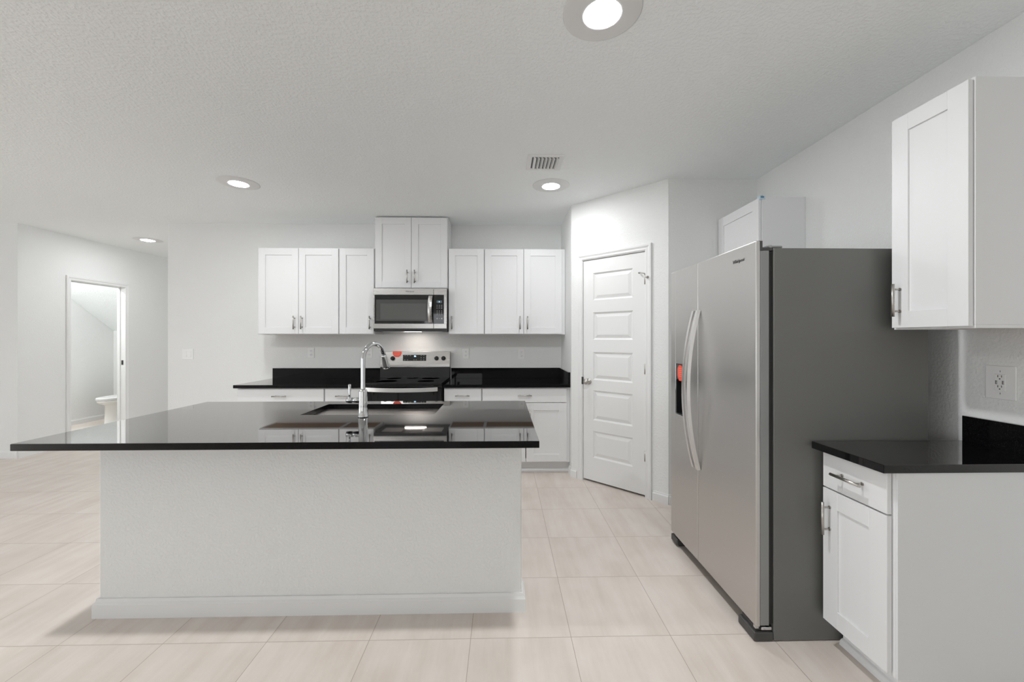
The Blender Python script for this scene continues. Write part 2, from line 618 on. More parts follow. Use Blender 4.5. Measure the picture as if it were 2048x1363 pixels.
def upper(name, label, loc, rz, wd, z0, z1, doors, depth=12.2, group=None, filler=None, under=True):
    """wall cabinet: local x along the wall, y=0 the wall, room on -y"""
    t = thing(name, label, 'cabinet', (loc[0], loc[1], z0), rz, group)
    h = z1 - z0
    g = G().box(0, wd, -depth, -0.03, 0.5, h, 0.04)
    g.box(0, 0.6, -depth, -0.03, 0, 0.5).box(wd - 0.6, wd, -depth, -0.03, 0, 0.5).box(0.6, wd - 0.6, -depth, -depth + 0.75, 0, 0.5)
    part('body', g, 'cab', t)
    if under:
        part('underside', G().box(0.6, wd - 0.6, -depth + 0.76, -0.05, 0.3, 0.49), 'wood', t, 'unpainted brown underside')
    yf = -depth - 0.85
    for x0, x1, hs in doors:
        d = part('door', shaker(x0, x1, 0.3, h - 0.35, yf), 'cab', t)
        hx = x1 - 1.5 if hs == 'r' else x0 + 1.5
        pull(d, hx, 0.3 + 4.7, yf)
    if filler:
        part('filler_strip', G().box(filler[0], filler[1], -depth - 0.02, -depth + 0.7, 0, h, 0.03), 'cab', t)
    return t


def base(name, label, loc, rz, wd, fronts, depth=24.0, group=None, toe=True, filler=None, top=34.76, shoe=True):
    t = thing(name, label, 'cabinet', loc, rz, group)
    g = G().box(0, 0.7, -depth, -0.1, 4.5, top, 0.03).box(wd - 0.7, wd, -depth, -0.1, 4.5, top, 0.03)
    g.box(0.7, wd - 0.7, -depth, -0.1, 4.5, 5.2).box(0.7, wd - 0.7, -0.7, -0.1, 5.2, top)
    g.box(0.7, wd - 0.7, -depth, -depth + 0.75, 5.2, 6.2).box(0.7, wd - 0.7, -depth, -depth + 0.75, top - 1.2, top)
    g.box(0.7, 2.0, -depth, -depth + 0.75, 6.2, top - 1.2).box(wd - 2.0, wd - 0.7, -depth, -depth + 0.75, 6.2, top - 1.2)
    part('body', g, 'cab', t)
    g = G().box(0, wd, -depth + 3, -depth + 3.6, 0.02, 4.5)
    g.box(0, 0.7, -depth + 3.6, -0.1, 0.02, 4.5).box(wd - 0.7, wd, -depth + 3.6, -0.1, 0.02, 4.5)
    if shoe:
        g.prism([(-depth + 3, 0.02), (-depth + 2.3, 0.02), (-depth + 2.35, 0.6), (-depth + 2.65, 1.0), (-depth + 3, 1.15)], 'x', 0, wd)
    part('toe_kick', g, 'cab', t)
    yf = -depth - 0.85
    for kind, x0, x1, z0, z1, hs in fronts:
        if kind == 'd':
            d = part('drawer', G().box(x0, x1, yf, yf + 0.75, z0, z1, 0.06), 'cab', t)
            pull(d, (x0 + x1) / 2, (z0 + z1) / 2, yf, False)
        else:
            d = part('door', shaker(x0, x1, z0, z1, yf, st=3.0), 'cab', t)
            hx = x1 - 1.5 if hs == 'r' else x0 + 1.5
            pull(d, hx, z1 - 4.9, yf)
    if filler:
        part('filler_strip', G().box(filler[0], filler[1], -depth - 0.02, -depth + 0.7, 4.5, top, 0.03), 'cab', t)
    return t


ZU0, ZU1 = 56.0, 92.9
upper('wall_cabinet', 'white two-door wall cabinet, leftmost over the back counter', (-103.7, YB), 0, 33.9, ZU0, ZU1,
      [(0.15, 16.85, 'r'), (17.0, 33.7, 'l')])
upper('wall_cabinet', 'narrow white one-door wall cabinet just left of the microwave', (-69.75, YB), 0, 14.95, ZU0, ZU1,
      [(0.15, 14.7, 'r')])
upper('wall_cabinet', 'short white two-door cabinet above the microwave reaching the ceiling', (-54.6, YB), 0, 31.0, 75.6, 106.25,
      [(0.15, 15.4, 'r'), (15.55, 30.8, 'l')])
upper('wall_cabinet', 'narrow white one-door wall cabinet just right of the microwave', (-23.4, YB), 0, 15.4, ZU0, ZU1,
      [(0.15, 15.2, 'l')])
upper('wall_cabinet', 'white two-door wall cabinet beside the pantry corner', (-7.95, YB), 0, 34.75, ZU0, ZU1,
      [(0.15, 16.75, 'r'), (16.95, 33.3, 'l')], filler=(33.4, 34.75))
upper('wall_cabinet', 'white one-door wall cabinet over the short counter right of the fridge', (XR, 69.4), -90, 12.2, ZU0 - 0.1, 92.75,
      [(0.4, 12.0, 'l')], depth=14.4)
cf = upper('wall_cabinet', 'white wall cabinet showing above the far side of the fridge', (XR, 129.9), -90, 20.9, 57.0, 93.4,
           [(0.15, 20.7, 'l')], depth=12.2)
o = part('tape', G((0, 0, 0)).box(19.7, 21.0, -12.95, -11.3, 35.6, 36.6, 0.12, 2), 'blue2', cf, 'pale blue film on the top corner')
part('tape_mark', G().cyl((20.4, -12.1, 36.55), (20.4, -12.1, 36.68), 0.5, n=14).box(20.98, 21.03, -12.6, -11.7, 36.0, 36.5), 'blue', o, 'dark blue dot')

ZD = (28.7, 34.4)
base('base_cabinet', 'white base cabinet with one wide drawer under the left end of the back counter', (-104.9, YB, 0), 0, 34.2,
     [('d', 0.15, 33.9, *ZD, ''), ('p', 0.15, 16.95, 5.0, 28.5, 'r'), ('p', 17.1, 33.9, 5.0, 28.5, 'l')])
base('base_cabinet', 'narrow white base cabinet just left of the range', (-70.65, YB, 0), 0, 15.0,
     [('d', 0.2, 14.8, *ZD, ''), ('p', 0.2, 14.8, 5.0, 28.5, 'r')])
base('base_cabinet', 'narrow white base cabinet just right of the range', (-23.6, YB, 0), 0, 15.1,
     [('d', 0.15, 14.9, *ZD, ''), ('p', 0.15, 14.9, 5.0, 28.5, 'l')])
base('base_cabinet', 'white two-door base cabinet with a wide drawer beside the pantry door', (-8.45, YB, 0), 0, 35.3,
     [('d', 0.25, 34.0, *ZD, ''), ('p', 0.25, 17.4, 5.0, 28.5, 'r'), ('p', 17.75, 34.0, 5.0, 28.5, 'l')], filler=(34.05, 35.25))
nr = base('base_cabinet', 'white single-door base cabinet nearest the camera, right of the fridge', (XR, 70.1, 0), -90, 12.6,
          [('d', 0.25, 12.1, 28.4, 34.5, ''), ('p', 0.25, 12.1, 4.95, 28.15, 'l')], depth=26.0, filler=None)
part('end_panel', G().box(12.62, 12.9, -26.0, -0.1, 4.5, 34.74).box(12.62, 12.9, -23.0, -0.1, 0.02, 4.5), 'cabside', nr)


# counters
def counter(name, label, g):
    o = link(name, g.mesh(name, 'granite'))
    o['label'] = label
    o['category'] = 'countertop'
    return o


zc0, zc1 = 34.8, 36.05
o = counter('countertop', 'black granite countertop left of the range', G().box(-105.6, -55.65, 159.4, YB - 0.02, zc0, zc1, 0.06))
part('backsplash', G().box(-104.6, -55.65, YB - 0.8, YB - 0.02, zc1, 40.8, 0.04), 'granite', o)
o = counter('countertop', 'black granite countertop right of the range', G().box(-23.65, 26.85, 159.4, YB - 0.02, zc0, zc1, 0.06))
part('backsplash', G().box(-23.65, 26.05, YB - 0.8, YB - 0.02, zc1, 40.8, 0.04)
     .box(26.06, 26.85, 159.6, YB - 0.02, zc1, 40.8, 0.04), 'granite', o)
o = counter('countertop', 'short black granite countertop right of the fridge', G().box(55.1, XR - 0.02, 56.9, 70.5, zc0, zc1, 0.06))
part('backsplash', G().box(XR - 0.85, XR - 0.02, 56.9, 70.5, zc1, 40.5, 0.04), 'granite', o)

# ---------------------------------------------------------------- island
ix0, ix1, iy0 = -79.0, 3.7, 80.4
isl = thing('kitchen_island', 'long white island with a textured front wall and black granite top', 'island', ((ix0 + ix1) / 2, 98, 0))
off = ((ix0 + ix1) / 2, 98, 0)
part('knee_wall', G(off).box(ix0, ix1, iy0, iy0 + 5, 0, 34.78, 0.25, 2), 'wall', isl)
part('side_panel', G(off).box(ix0, ix0 + 0.75, iy0 + 5.05, 109, 0, 34.78), 'cab', isl)
part('side_panel', G(off).box(ix1 - 0.75, ix1, iy0 + 5.05, 109, 0, 34.78), 'cab', isl)
g = G(off)
t_, h_ = 0.75, 3.6
prof = [(0, 0), (t_, 0), (t_, h_ - 1.0), (t_ * 0.55, h_ - 0.6), (t_ * 0.4, h_), (0, h_)]
rings = []
for k, (cx_, cy_, sx, sy) in enumerate(((ix0, iy0 + 5, -1, 0), (ix0, iy0, -1, -1), (ix1, iy0, 1, -1), (ix1, iy0 + 5, 1, 0))):
    rings.append([(cx_ + sx * u, cy_ + sy * u, v) for u, v in prof])
g.loft(rings, True, True, False)
part('baseboard', g, 'trim', isl)
# countertop with the sink cut-out
sx0, sx1, sy0, sy1 = -48.5, -16.6, 97.2, 113.0
tx0, tx1, ty0, ty1 = -85.5, 6.5, 71.6, 118.0
g = G()
t = bmesh.new()


def rect(b, x0, x1, y0, y1, z):
    return [b.verts.new((x, y, z)) for x, y in ((x0, y0), (x1, y0), (x1, y1), (x0, y1))]


oh, ol = rect(t, tx0, tx1, ty0, ty1, zc1), rect(t, tx0, tx1, ty0, ty1, zc0)
nh, nl = rect(t, sx0, sx1, sy0, sy1, zc1), rect(t, sx0, sx1, sy0, sy1, zc0)
for a in range(4):
    b = (a + 1) % 4
    t.faces.new((oh[a], oh[b], nh[b], nh[a]))
    t.faces.new((ol[b], ol[a], nl[a], nl[b]))
    t.faces.new((ol[a], ol[b], oh[b], oh[a]))
    t.faces.new((nl[b], nl[a], nh[a], nh[b]))
bmesh.ops.bevel(t, geom=[e for e in t.edges if abs(e.verts[0].co.z - e.verts[1].co.z) < 1e-4 and
                         (len(e.link_faces) == 2 and abs(e.link_faces[0].normal.z) + abs(e.link_faces[1].normal.z) < 1.5)],
                offset=0.06, segments=1, affect='EDGES')
g._merge(t)
o = counter('island_countertop', 'large black granite island countertop with a sink cut-out', g)
for nm_lb, x0, wdt in (('white cabinet hidden in the island left of the sink', -78.2, 26.4),
                       ('white sink cabinet hidden inside the island', -51.7, 38.4),
                       ('white cabinet hidden in the island right of the sink', -13.2, 16.1)):
    base('island_cabinet', nm_lb, (x0 + wdt, iy0 + 5.1, 0), 180, wdt,
         [('p', 0.2, wdt / 2 - 0.1, 5.0, 34.3, 'r'), ('p', wdt / 2 + 0.1, wdt - 0.2, 5.0, 34.3, 'l')], depth=31.0, shoe=False)

# sink
sk = thing('kitchen_sink', 'stainless undermount sink set into the island countertop', 'sink', ((sx0 + sx1) / 2, (sy0 + sy1) / 2, 25.5))
off = ((sx0 + sx1) / 2, (sy0 + sy1) / 2, 25.5)
g = G(off)


def rr(x0, x1, y0, y1, z, r, n=5):
    out = []
    for cx_, cy_, a0 in ((x1 - r, y1 - r, 0), (x0 + r, y1 - r, 90), (x0 + r, y0 + r, 180), (x1 - r, y0 + r, 270)):
        for k in range(n + 1):
            a = math.radians(a0 + 90 * k / n)
            out.append((cx_ + r * math.cos(a), cy_ + r * math.sin(a), z))
    return out


e = 0.12
g.loft([rr(sx0 - 0.7, sx1 + 0.7, sy0 - 0.7, sy1 + 0.7, 34.74, 1.2), rr(sx0 - e, sx1 + e, sy0 - e, sy1 + e, 34.74, 0.8),
        rr(sx0 - e, sx1 + e, sy0 - e, sy1 + e, 34.4, 0.8), rr(sx0 + 0.3, sx1 - 0.3, sy0 + 0.3, sy1 - 0.3, 27.2, 0.9),
        rr(sx0 + 1.2, sx1 - 1.2, sy0 + 1.2, sy1 - 1.2, 26.0, 1.0), rr(sx0 + 12, sx1 - 12, sy0 + 6, sy1 - 6, 25.8, 1.0)],
       True, True, False)
part('basin', g, 'sink', sk)
c = ((sx0 + sx1) / 2, sy1 - 5)
part('drain', G(off).lathe([(2.2, 25.95), (2.2, 26.15), (1.7, 26.15), (1.5, 25.98), (0.3, 25.98), (0.3, 26.2), (0, 26.2)], (c[0], c[1], 0), 28), 'chrome', sk)

# faucet
fx, fy = -32.6, 94.3
fc = thing('kitchen_faucet', 'tall chrome gooseneck faucet with pull-down spray head on the island', 'faucet', (fx, fy, zc1))
off = (fx, fy, zc1)
z0 = zc1 + 0.01
part('faucet_body', G(off).lathe([(1.15, z0), (1.15, z0 + 0.25), (1.06, z0 + 0.35), (1.0, z0 + 2.5), (0.98, z0 + 5.9), (0.9, z0 + 6.3), (0.62, z0 + 6.45)],
                                 (fx, fy, 0), 36), 'chrome', fc)
dx, dy = 0.36, 0.93
pts, R = [], 3.85
zt = 53.1 - R
pts.append((fx, fy, z0 + 6.4))
for k in range(8):
    pts.append((fx, fy, z0 + 6.6 + (zt - z0 - 6.6) * k / 7))
for k in range(1, 25):
    a = math.radians(165 * k / 24)
    q = R * (1 - math.cos(a))
    pts.append((fx + dx * q, fy + dy * q, zt + R * math.sin(a)))
part('spout', G(off).tube(pts, 0.53, 24), 'chrome', fc)
p1 = Vector(pts[-1])
d = (Vector(pts[-1]) - Vector(pts[-2])).normalized()
hd = [p1 + d * s for s in (0.0, 0.15, 0.4, 1.2, 3.0, 3.5, 3.6)]
part('spray_head', G(off).tube(hd, [0.56, 0.68, 0.7, 0.74, 0.9, 0.92, 0.8], 24), 'chrome', fc)
g = G(off).cyl((fx - 0.6, fy, 40.0), (fx - 2.4, fy, 40.0), 0.68, n=28)
part('handle_hub', g, 'chrome', fc)
g = G(off).cyl((fx - 2.45, fy, 40.0), (fx - 3.75, fy, 40.0), 0.70, n=28)
g.tube([(fx - 3.1, fy, 40.5), (fx - 3.1, fy, 41.3), (fx - 3.1, fy, 43.5), (fx - 3.1, fy, 43.7)], [0.24, 0.22, 0.34, 0.25], 16)
part('lever', g, 'chrome', fc)

# ---------------------------------------------------------------- range
rx0, rx1 = -55.2, -24.0
rcx = (rx0 + rx1) / 2
rg = thing('range', 'black and stainless electric range between the back counters', 'stove', (rcx, 170, 0))
off = (rcx, 170, 0)
part('body', G(off).box(rx0 + 0.1, rx1 - 0.1, 160.2, 184.9, 0.6, 35.9).box(rx0 + 2, rx0 + 4, 163, 165, 0, 0.6).box(rx1 - 4, rx1 - 2, 163, 165, 0, 0.6), 'black', rg)
part('cooktop', G(off).box(rx0 - 0.05, rx1 + 0.05, 158.2, 181.5, 36.1, 36.9, 0.15, 2)
     .box(rx0 + 0.2, rx1 - 0.2, 158.8, 160.1, 35.0, 36.08, 0.1), 'bglass', rg)
g = G(off)
for bx, by, br_ in ((-47.5, 165, 4.4), (-31.5, 165, 3.6), (-47.5, 176, 3.2), (-31.5, 176, 4.0), (-39.6, 177, 2.6)):
    g.lathe([(br_, 36.905), (br_, 36.92), (br_ - 0.12, 36.92), (br_ - 0.12, 36.905)], (bx, by, 0), 48)
part('burner_marking', g, 'mark', rg)
part('rear_riser', G(off).box(rx0 + 0.05, rx1 - 0.05, 181.5, 184.9, 35.9, 41.4, 0.1), 'black', rg)
pn = part('control_panel', G(off).prism([(182.0, 41.42), (184.95, 41.42), (184.95, 48.35), (182.9, 48.35), (182.0, 42.4)], 'x', rx0 + 0.05, rx1 - 0.05, 0.08), 'steelh', rg)


def pan(z):      # y of the sloping control panel face at height z
    return 182.0 + 0.9 * (z - 42.4) / 5.95


for kx in (-53.05, -49.75, -30.1, -26.95):
    z = 45.35
    g = G(off).lathe([(0.98, -0.02), (0.98, -0.25), (0.86, -0.35), (0.8, -1.15), (0.7, -1.25), (0, -1.28)], (kx, pan(z), z), 30, 'y')
    g.box(kx - 0.16, kx + 0.16, pan(z) - 1.4, pan(z) - 0.9, z - 0.7, z + 0.7, 0.05)
    part('knob', g, 'black', pn)
dp = part('clock_panel', G(off).prism([(pan(44.2) - 0.06, 44.2), (pan(46.9) - 0.06, 46.9), (pan(46.9) + 0.1, 46.9), (pan(44.2) + 0.1, 44.2)], 'x', -45.2, -34.75), 'bglass', rg)
RX = Matrix.Rotation(math.radians(90), 4, 'X')
part('display_digits', G(off).text('86', 1.0, Matrix.Translation((-39.75, pan(46.3) - 0.1, 46.25)) @ RX, 0.01), 'lcd', dp, 'blue-white lit digits')
for kx in (-44.3, -43.1, -41.9, -37.0, -35.8):
    part('key_mark', G(off).box(kx - 0.3, kx + 0.3, pan(46.6) - 0.1, pan(46.6) - 0.05, 46.5, 46.62), 'legend', dp)
for kx in (-44.3, -43.1, -37.0, -35.8, -40.2, -39.2):
    part('key_mark', G(off).box(kx - 0.22, kx + 0.22, pan(44.8) - 0.1, pan(44.8) - 0.05, 44.6, 44.75), 'legend', dp)
for kx in (-37.0, -35.8):
    part('key_mark', G(off).box(kx - 0.14, kx + 0.14, pan(45.6) - 0.1, pan(45.6) - 0.05, 45.4, 45.75), 'legend', dp)
# oven door
od = part('oven_door', G(off).box(rx0 + 0.3, rx1 - 0.5, 158.4, 160.15, 7.2, 34.7, 0.15, 2), 'bglass', rg)
part('oven_window', G(off).box(rx0 + 5, rx1 - 5.2, 158.3, 158.5, 14, 29.5, 0.04), 'mesh', od, 'dark tinted oven window')
g = G(off)
n = 14
rings = []
for k in range(n + 1):
    u = -1 + 2 * k / n
    x = rcx - 0.1 + u * 14.1
    y = 157.5 - 1.9 * (1 - u * u)
    zz = 34.45 - 0.16 * (1 - u * u)
    rings.append([(x, y, zz - 0.78), (x, y + 0.75, zz - 0.78), (x, y + 0.75, zz + 0.78), (x, y, zz + 0.78)])
g.loft(rings, True, True, False)
g.box(rcx - 14.1, rcx - 12.9, 157.7, 158.5, 33.7, 35.1).box(rcx + 12.7, rcx + 13.9, 157.7, 158.5, 33.7, 35.1)
part('oven_handle', g, 'bar', od, 'stainless bar handle')
part('storage_drawer', G(off).box(rx0 + 0.3, rx1 - 0.5, 158.6, 160.15, 1.2, 6.9, 0.1, 2), 'steelh', rg)
# red hang tag on the range
a = [(-49.9 + 3.9 * k / 12, 0) for k in range(13)]
tag_poly = [(-49.85, 48.38), (-49.85, 47.4), (-49.3, 46.5), (-48.6, 45.95), (-47.1, 45.95), (-46.4, 46.5), (-45.9, 47.4), (-45.9, 48.38)]
g = G((-47.9, 182.2, 46))
t = bmesh.new()
vs = [[t.verts.new(Vector((x, pan(z) - 0.09 - q, z)) - g.o) for x, z in tag_poly] for q in (0, 0.03)]
t.faces.new(vs[0]); t.faces.new(vs[1][::-1])
for i in range(8):
    j = (i + 1) % 8
    t.faces.new((vs[0][i], vs[1][i], vs[1][j], vs[0][j]))
bmesh.ops.recalc_face_normals(t, faces=list(t.faces))
g._merge(t)
g.box(-49.85, -45.9, pan(48.38) - 0.12, 184.4, 48.38, 48.42)
tg = thing('hang_tag', 'red paper tag hanging on the range control panel', 'tag', (-47.9, 182.2, 46))
part('paper', g, 'red', tg)
g = G((-47.9, 182.2, 46))
for z, hw in ((47.95, 1.4), (47.5, 1.55), (47.05, 1.35), (46.6, 1.0)):
    g.box(-47.9 - hw, -47.9 + hw, pan(z) - 0.15, pan(z) - 0.122, z - 0.07, z + 0.07)
part('print', g, 'redl', tg, 'faint pale lines of print')

# ---------------------------------------------------------------- microwave
mx0, mx1, mz0, mz1, my = -54.0, -23.55, 57.7, 75.2, 168.3
mw = thing('microwave', 'stainless over-the-range microwave with a black glass door', 'microwave', ((mx0 + mx1) / 2, 176, mz0))
off = ((mx0 + mx1) / 2, 176, mz0)
part('body', G(off).box(mx0 + 0.1, mx1 - 0.15, my + 1.2, YB - 0.05, mz0 + 0.0, mz1), 'dgrey', mw)
xs = -29.0                       # split between door and control side
bx0, bx1, bz0, bz1 = -53.45, -24.65, 60.5, 72.5
g = G(off)
g.box(mx0, xs - 0.06, my, my + 1.15, bz1, mz1, 0.06).box(mx0, xs - 0.06, my, my + 1.15, mz0 + 0.75, bz0, 0.06)
g.box(mx0, bx0, my, my + 1.15, bz0, bz1)
md = part('door', g, 'steelh', mw)
g = G(off).box(bx0, xs - 0.06, my + 0.06, my + 1.1, bz0, bz1, 0.05)
part('door_glass', g, 'bglass', md)
part('door_window', G(off).box(bx0 + 0.6, -30.9, my + 0.02, my + 0.1, 61.6, 70.5, 0.02), 'mesh', md)
part('door_window_screen', G(off).box(bx0 + 2.4, -32.2, my + 0.0, my + 0.1, 62.2, 68.9, 0.02), 'mesh2', md)
g = G(off)
rings = []
for k in range(13):
    u = -1 + 2 * k / 12
    z = (bz0 + bz1) / 2 + u * 5.55
    y = my - 0.9 - 1.1 * (1 - u * u)
    x = -30.1 - 0.22 * (1 - u * u)
    rings.append([(x - 0.8, y + 0.15, z), (x, y - 0.1, z), (x + 0.8, y + 0.15, z), (x + 0.8, y + 0.6, z), (x - 0.8, y + 0.6, z)])
g.loft(rings, True, True, False)
g.box(-30.8, -29.5, my - 0.5, my + 0.2, bz0 + 0.5, bz0 + 1.4).box(-30.8, -29.5, my - 0.5, my + 0.2, bz1 - 1.4, bz1 - 0.5)
part('door_handle', g, 'steelh', md)
g = G(off).box(xs + 0.06, mx1, my, my + 1.15, bz1, mz1, 0.06).box(xs + 0.06, mx1, my, my + 1.15, mz0 + 0.75, bz0, 0.06)
g.box(bx1, mx1, my, my + 1.15, bz0, bz1)
mc = part('control_side', g, 'steelh', mw)
part('control_panel', G(off).box(xs + 0.06, bx1, my + 0.06, my + 1.1, bz0, bz1, 0.05), 'bglass', mc)
part('display', G(off).box(-27.7, -25.5, my + 0.0, my + 0.08, 69.15, 70.15), emit('microwave_display', (0.16, 0.22, 0.25, 1), 0.5), mc, 'small grey lit display')
g = G(off)
g.box(-26.72, -26.5, my - 0.02, my + 0.0, 69.4, 69.9)
part('display_digit', g, 'lcd', mc)
for r_ in range(3):
    for c_ in range(3):
        part('key_mark', G(off).box(-27.75 + c_ * 0.95, -27.3 + c_ * 0.95, my + 0.0, my + 0.07, 68.1 - r_ * 0.62, 68.25 - r_ * 0.62), 'legend', mc)
for r_ in range(4):
    for c_ in range(3):
        part('key_mark', G(off).box(-27.6 + c_ * 0.95, -27.42 + c_ * 0.95, my + 0.0, my + 0.07, 65.75 - r_ * 0.55, 66.0 - r_ * 0.55), 'legend', mc)
for c_ in (0, 2):
    part('key_mark', G(off).cyl((-27.5 + c_ * 0.95, my + 0.07, 62.6), (-27.5 + c_ * 0.95, my + 0.0, 62.6), 0.3, n=16), 'legend', mc)
part('key_mark', G(off).box(-26.75, -26.35, my + 0.0, my + 0.07, 62.6, 62.75), 'legend', mc)
part('logo', G(off).text('Whirlpool', 0.85, Matrix.Translation((-38.9, my - 0.01, 73.9)) @ RX, 0.02), 'logo', md, 'small dark maker emblem')
part('vent_grille', G(off).box(mx0 + 0.1, mx1 - 0.1, my + 0.3, YB - 0.3, mz0 - 0.45, mz0 + 0.0).box(mx0 + 0.1, mx1 - 0.1, my + 0.3, my + 1.15, mz0 + 0.0, mz0 + 0.72), 'black', mw)
for q in (-51.5, -34.5):
    part('grease_filter', G(off).box(q, q + 8.5, 171, 178, mz0 - 0.6, mz0 - 0.46, 0.03), 'steel', mw)
part('cooktop_lamp', G(off).box(-43.5, -34.0, 177.2, 179.4, mz0 - 0.48, mz0 - 0.455), 'hood', mw, 'lit cooktop lamp lens')

# ---------------------------------------------------------------- refrigerator
fy0, fy1 = 70.95, 107.2
rf = thing('refrigerator', 'grey side-by-side stainless refrigerator on the right', 'refrigerator', (62, 89, 0))
off = (62, 89, 0)
part('cabinet', G(off).box(48.55, 77.0, fy0, fy1, 0.15, 70.6, 0.12, 2), 'grey', rf, 'plain dark grey side')
part('door_gasket', G(off).box(47.75, 48.54, fy0 + 0.25, fy1 - 0.25, 3.2, 70.0), 'gasket', rf)
ys = 92.35


def edge_strip(g, y0, y1, z0, z1):
    return g


# near (fresh food) door: stainless skin over a grey edge
g = G(off).box(45.3, 46.1, fy0 - 0.05, ys - 0.07, 2.7, 71.9, 0.18, 3)
fd = part('door', g, 'steel', rf)
part('door_edge', G(off).box(46.12, 47.7, fy0 - 0.02, ys - 0.1, 2.9, 70.1, 0.06), 'dooredge', fd, 'grey door edge')
part('door_cap', G(off).box(45.75, 46.5, fy0 - 0.03, ys - 0.1, 70.15, 71.85).box(46.5, 48.2, fy0 + 0.02, ys - 0.1, 70.12, 70.65), 'dgrey', fd)
# far (freezer) door with the dispenser opening
dy0, dy1, dz0, dz1 = 96.3, 104.4, 34.7, 47.85
g = G(off).box(45.3, 46.1, ys + 0.07, dy0, 2.7, 71.9, 0.1).box(45.3, 46.1, dy1, fy1 + 0.05, 2.7, 71.9, 0.1)
g.box(45.32, 46.08, dy0 - 0.12, dy1 + 0.12, 2.72, dz0).box(45.32, 46.08, dy0 - 0.12, dy1 + 0.12, dz1, 71.88)
zd = part('door', g, 'steel', rf)
g = G(off).box(46.12, 47.7, ys + 0.1, dy0 - 0.1, 2.9, 70.1).box(46.12, 47.7, dy1 + 0.1, fy1 - 0.02, 2.9, 70.1)
g.box(46.12, 47.7, dy0 - 0.1, dy1 + 0.1, 2.9, dz0 - 0.1).box(46.12, 47.7, dy0 - 0.1, dy1 + 0.1, dz1 + 0.1, 70.1)
part('door_edge', g, 'dooredge', zd)
part('door_cap', G(off).box(45.75, 46.5, ys + 0.1, fy1, 70.15, 71.85).box(46.5, 48.2, ys + 0.1, fy1 - 0.05, 70.12, 70.65), 'dgrey', zd)
g = G(off).box(47.6, 47.72, dy0, dy1, dz0, 43.9).box(45.5, 47.6, dy0, dy0 + 0.15, dz0, 43.9).box(45.5, 47.6, dy1 - 0.15, dy1, dz0, 43.9)
g.box(45.5, 47.6, dy0 + 0.15, dy1 - 0.15, dz0, dz0 + 0.3).box(45.5, 47.6, dy0 + 0.15, dy1 - 0.15, 43.7, 43.9)
dsp = part('dispenser', g, 'black', rf, 'black water dispenser recess')
part('dispenser_panel', G(off).box(45.4, 47.5, dy0, dy1, 43.92, dz1 - 0.05, 0.08), 'dgrey', dsp)
part('dispenser_paddle', G(off).box(46.3, 46.9, 99.6, 101.0, 41.4, 43.6, 0.1), 'steel', dsp)
part('rim', G(off).box(45.28, 45.45, dy1 - 0.02, dy1 + 0.14, dz0, dz1, 0.03).box(45.28, 45.45, dy0, dy1, dz0 - 0.14, dz0 + 0.02, 0.03), 'chrome', dsp)
# bowed bar handles
for yh, par in ((93.3, zd), (91.35, fd)):
    rings = []
    n = 24
    for k in range(n + 1):
        u = -1 + 2 * k / n
        z = 42.5 + 18.3 * u
        x = 44.75 - 2.45 * (1 - abs(u) ** 2.0)
        rings.append([(x - 0.25, yh - 0.45, z), (x - 0.25, yh + 0.45, z), (x + 0.5, yh + 0.45, z), (x + 0.5, yh - 0.45, z)])
    part('handle', G(off).loft(rings, True, True, False), 'bar', par)
# maker emblem near the top of the near door
MT = Matrix.Translation((45.27, 76.3, 69.25)) @ Matrix.Rotation(math.radians(-90), 4, 'Z') @ RX
part('logo', G(off).text('Whirlpool', 0.9, MT, 0.04), 'logo', fd, 'small dark maker emblem')
part('base_grille', G(off).box(47.9, 48.5, 76.2, 103.2, 0.5, 2.7, 0.05), 'dgrey', rf)
g = G(off).box(45.0, 48.5, fy0 - 0.05, 76.0, 0.05, 1.7, 0.25, 2).box(45.6, 48.5, fy0 + 0.6, 75.6, 1.7, 2.3)
part('foot_cover', g, 'dgrey', rf)
part('foot_cover', G(off).box(45.2, 48.5, 103.4, fy1 - 0.1, 0.5, 2.1, 0.25, 2).box(46, 48.5, 104, fy1 - 0.4, 0.02, 0.5), 'dgrey', rf)
part('hinge', G(off).box(46.4, 48.3, fy0 + 0.1, fy0 + 1.1, 1.95, 2.5, 0.1).box(45.4, 46.0, fy0 + 0.3, fy0 + 0.9, 2.2, 2.68), 'chrome', rf)
part('hinge', G(off).box(47.4, 50.4, fy0 + 0.3, fy0 + 2.0, 70.66, 71.1, 0.12).cyl((48.2, fy0 + 0.7, 70.3), (48.2, fy0 + 0.7, 71.15), 0.45, n=16), 'dooredge', rf, 'grey hinge cover')
# red tag on the dispenser
tg = thing('hang_tag', 'red octagonal tag stuck on the refrigerator dispenser', 'tag', (45.3, 102, 45.5))
po = [(100.2, 44.8), (100.2, 46.6), (101.1, 47.5), (102.4, 47.5), (103.3, 46.6), (103.3, 44.8), (102.4, 43.5), (101.1, 43.5)]
part('paper', G((45.3, 102, 45.5)).prism(po, 'x', 45.3, 45.36), 'red', tg)
g = G((45.3, 102, 45.5))
for z, hw in ((46.7, 0.75), (46.2, 0.8), (45.7, 0.8), (45.2, 0.75), (44.7, 0.6)):
    g.box(45.27, 45.3, 101.75 - hw * 1.3, 101.75 + hw * 1.3, z - 0.07, z + 0.07)
part('print', g, 'redl', tg, 'faint pale lines of print')


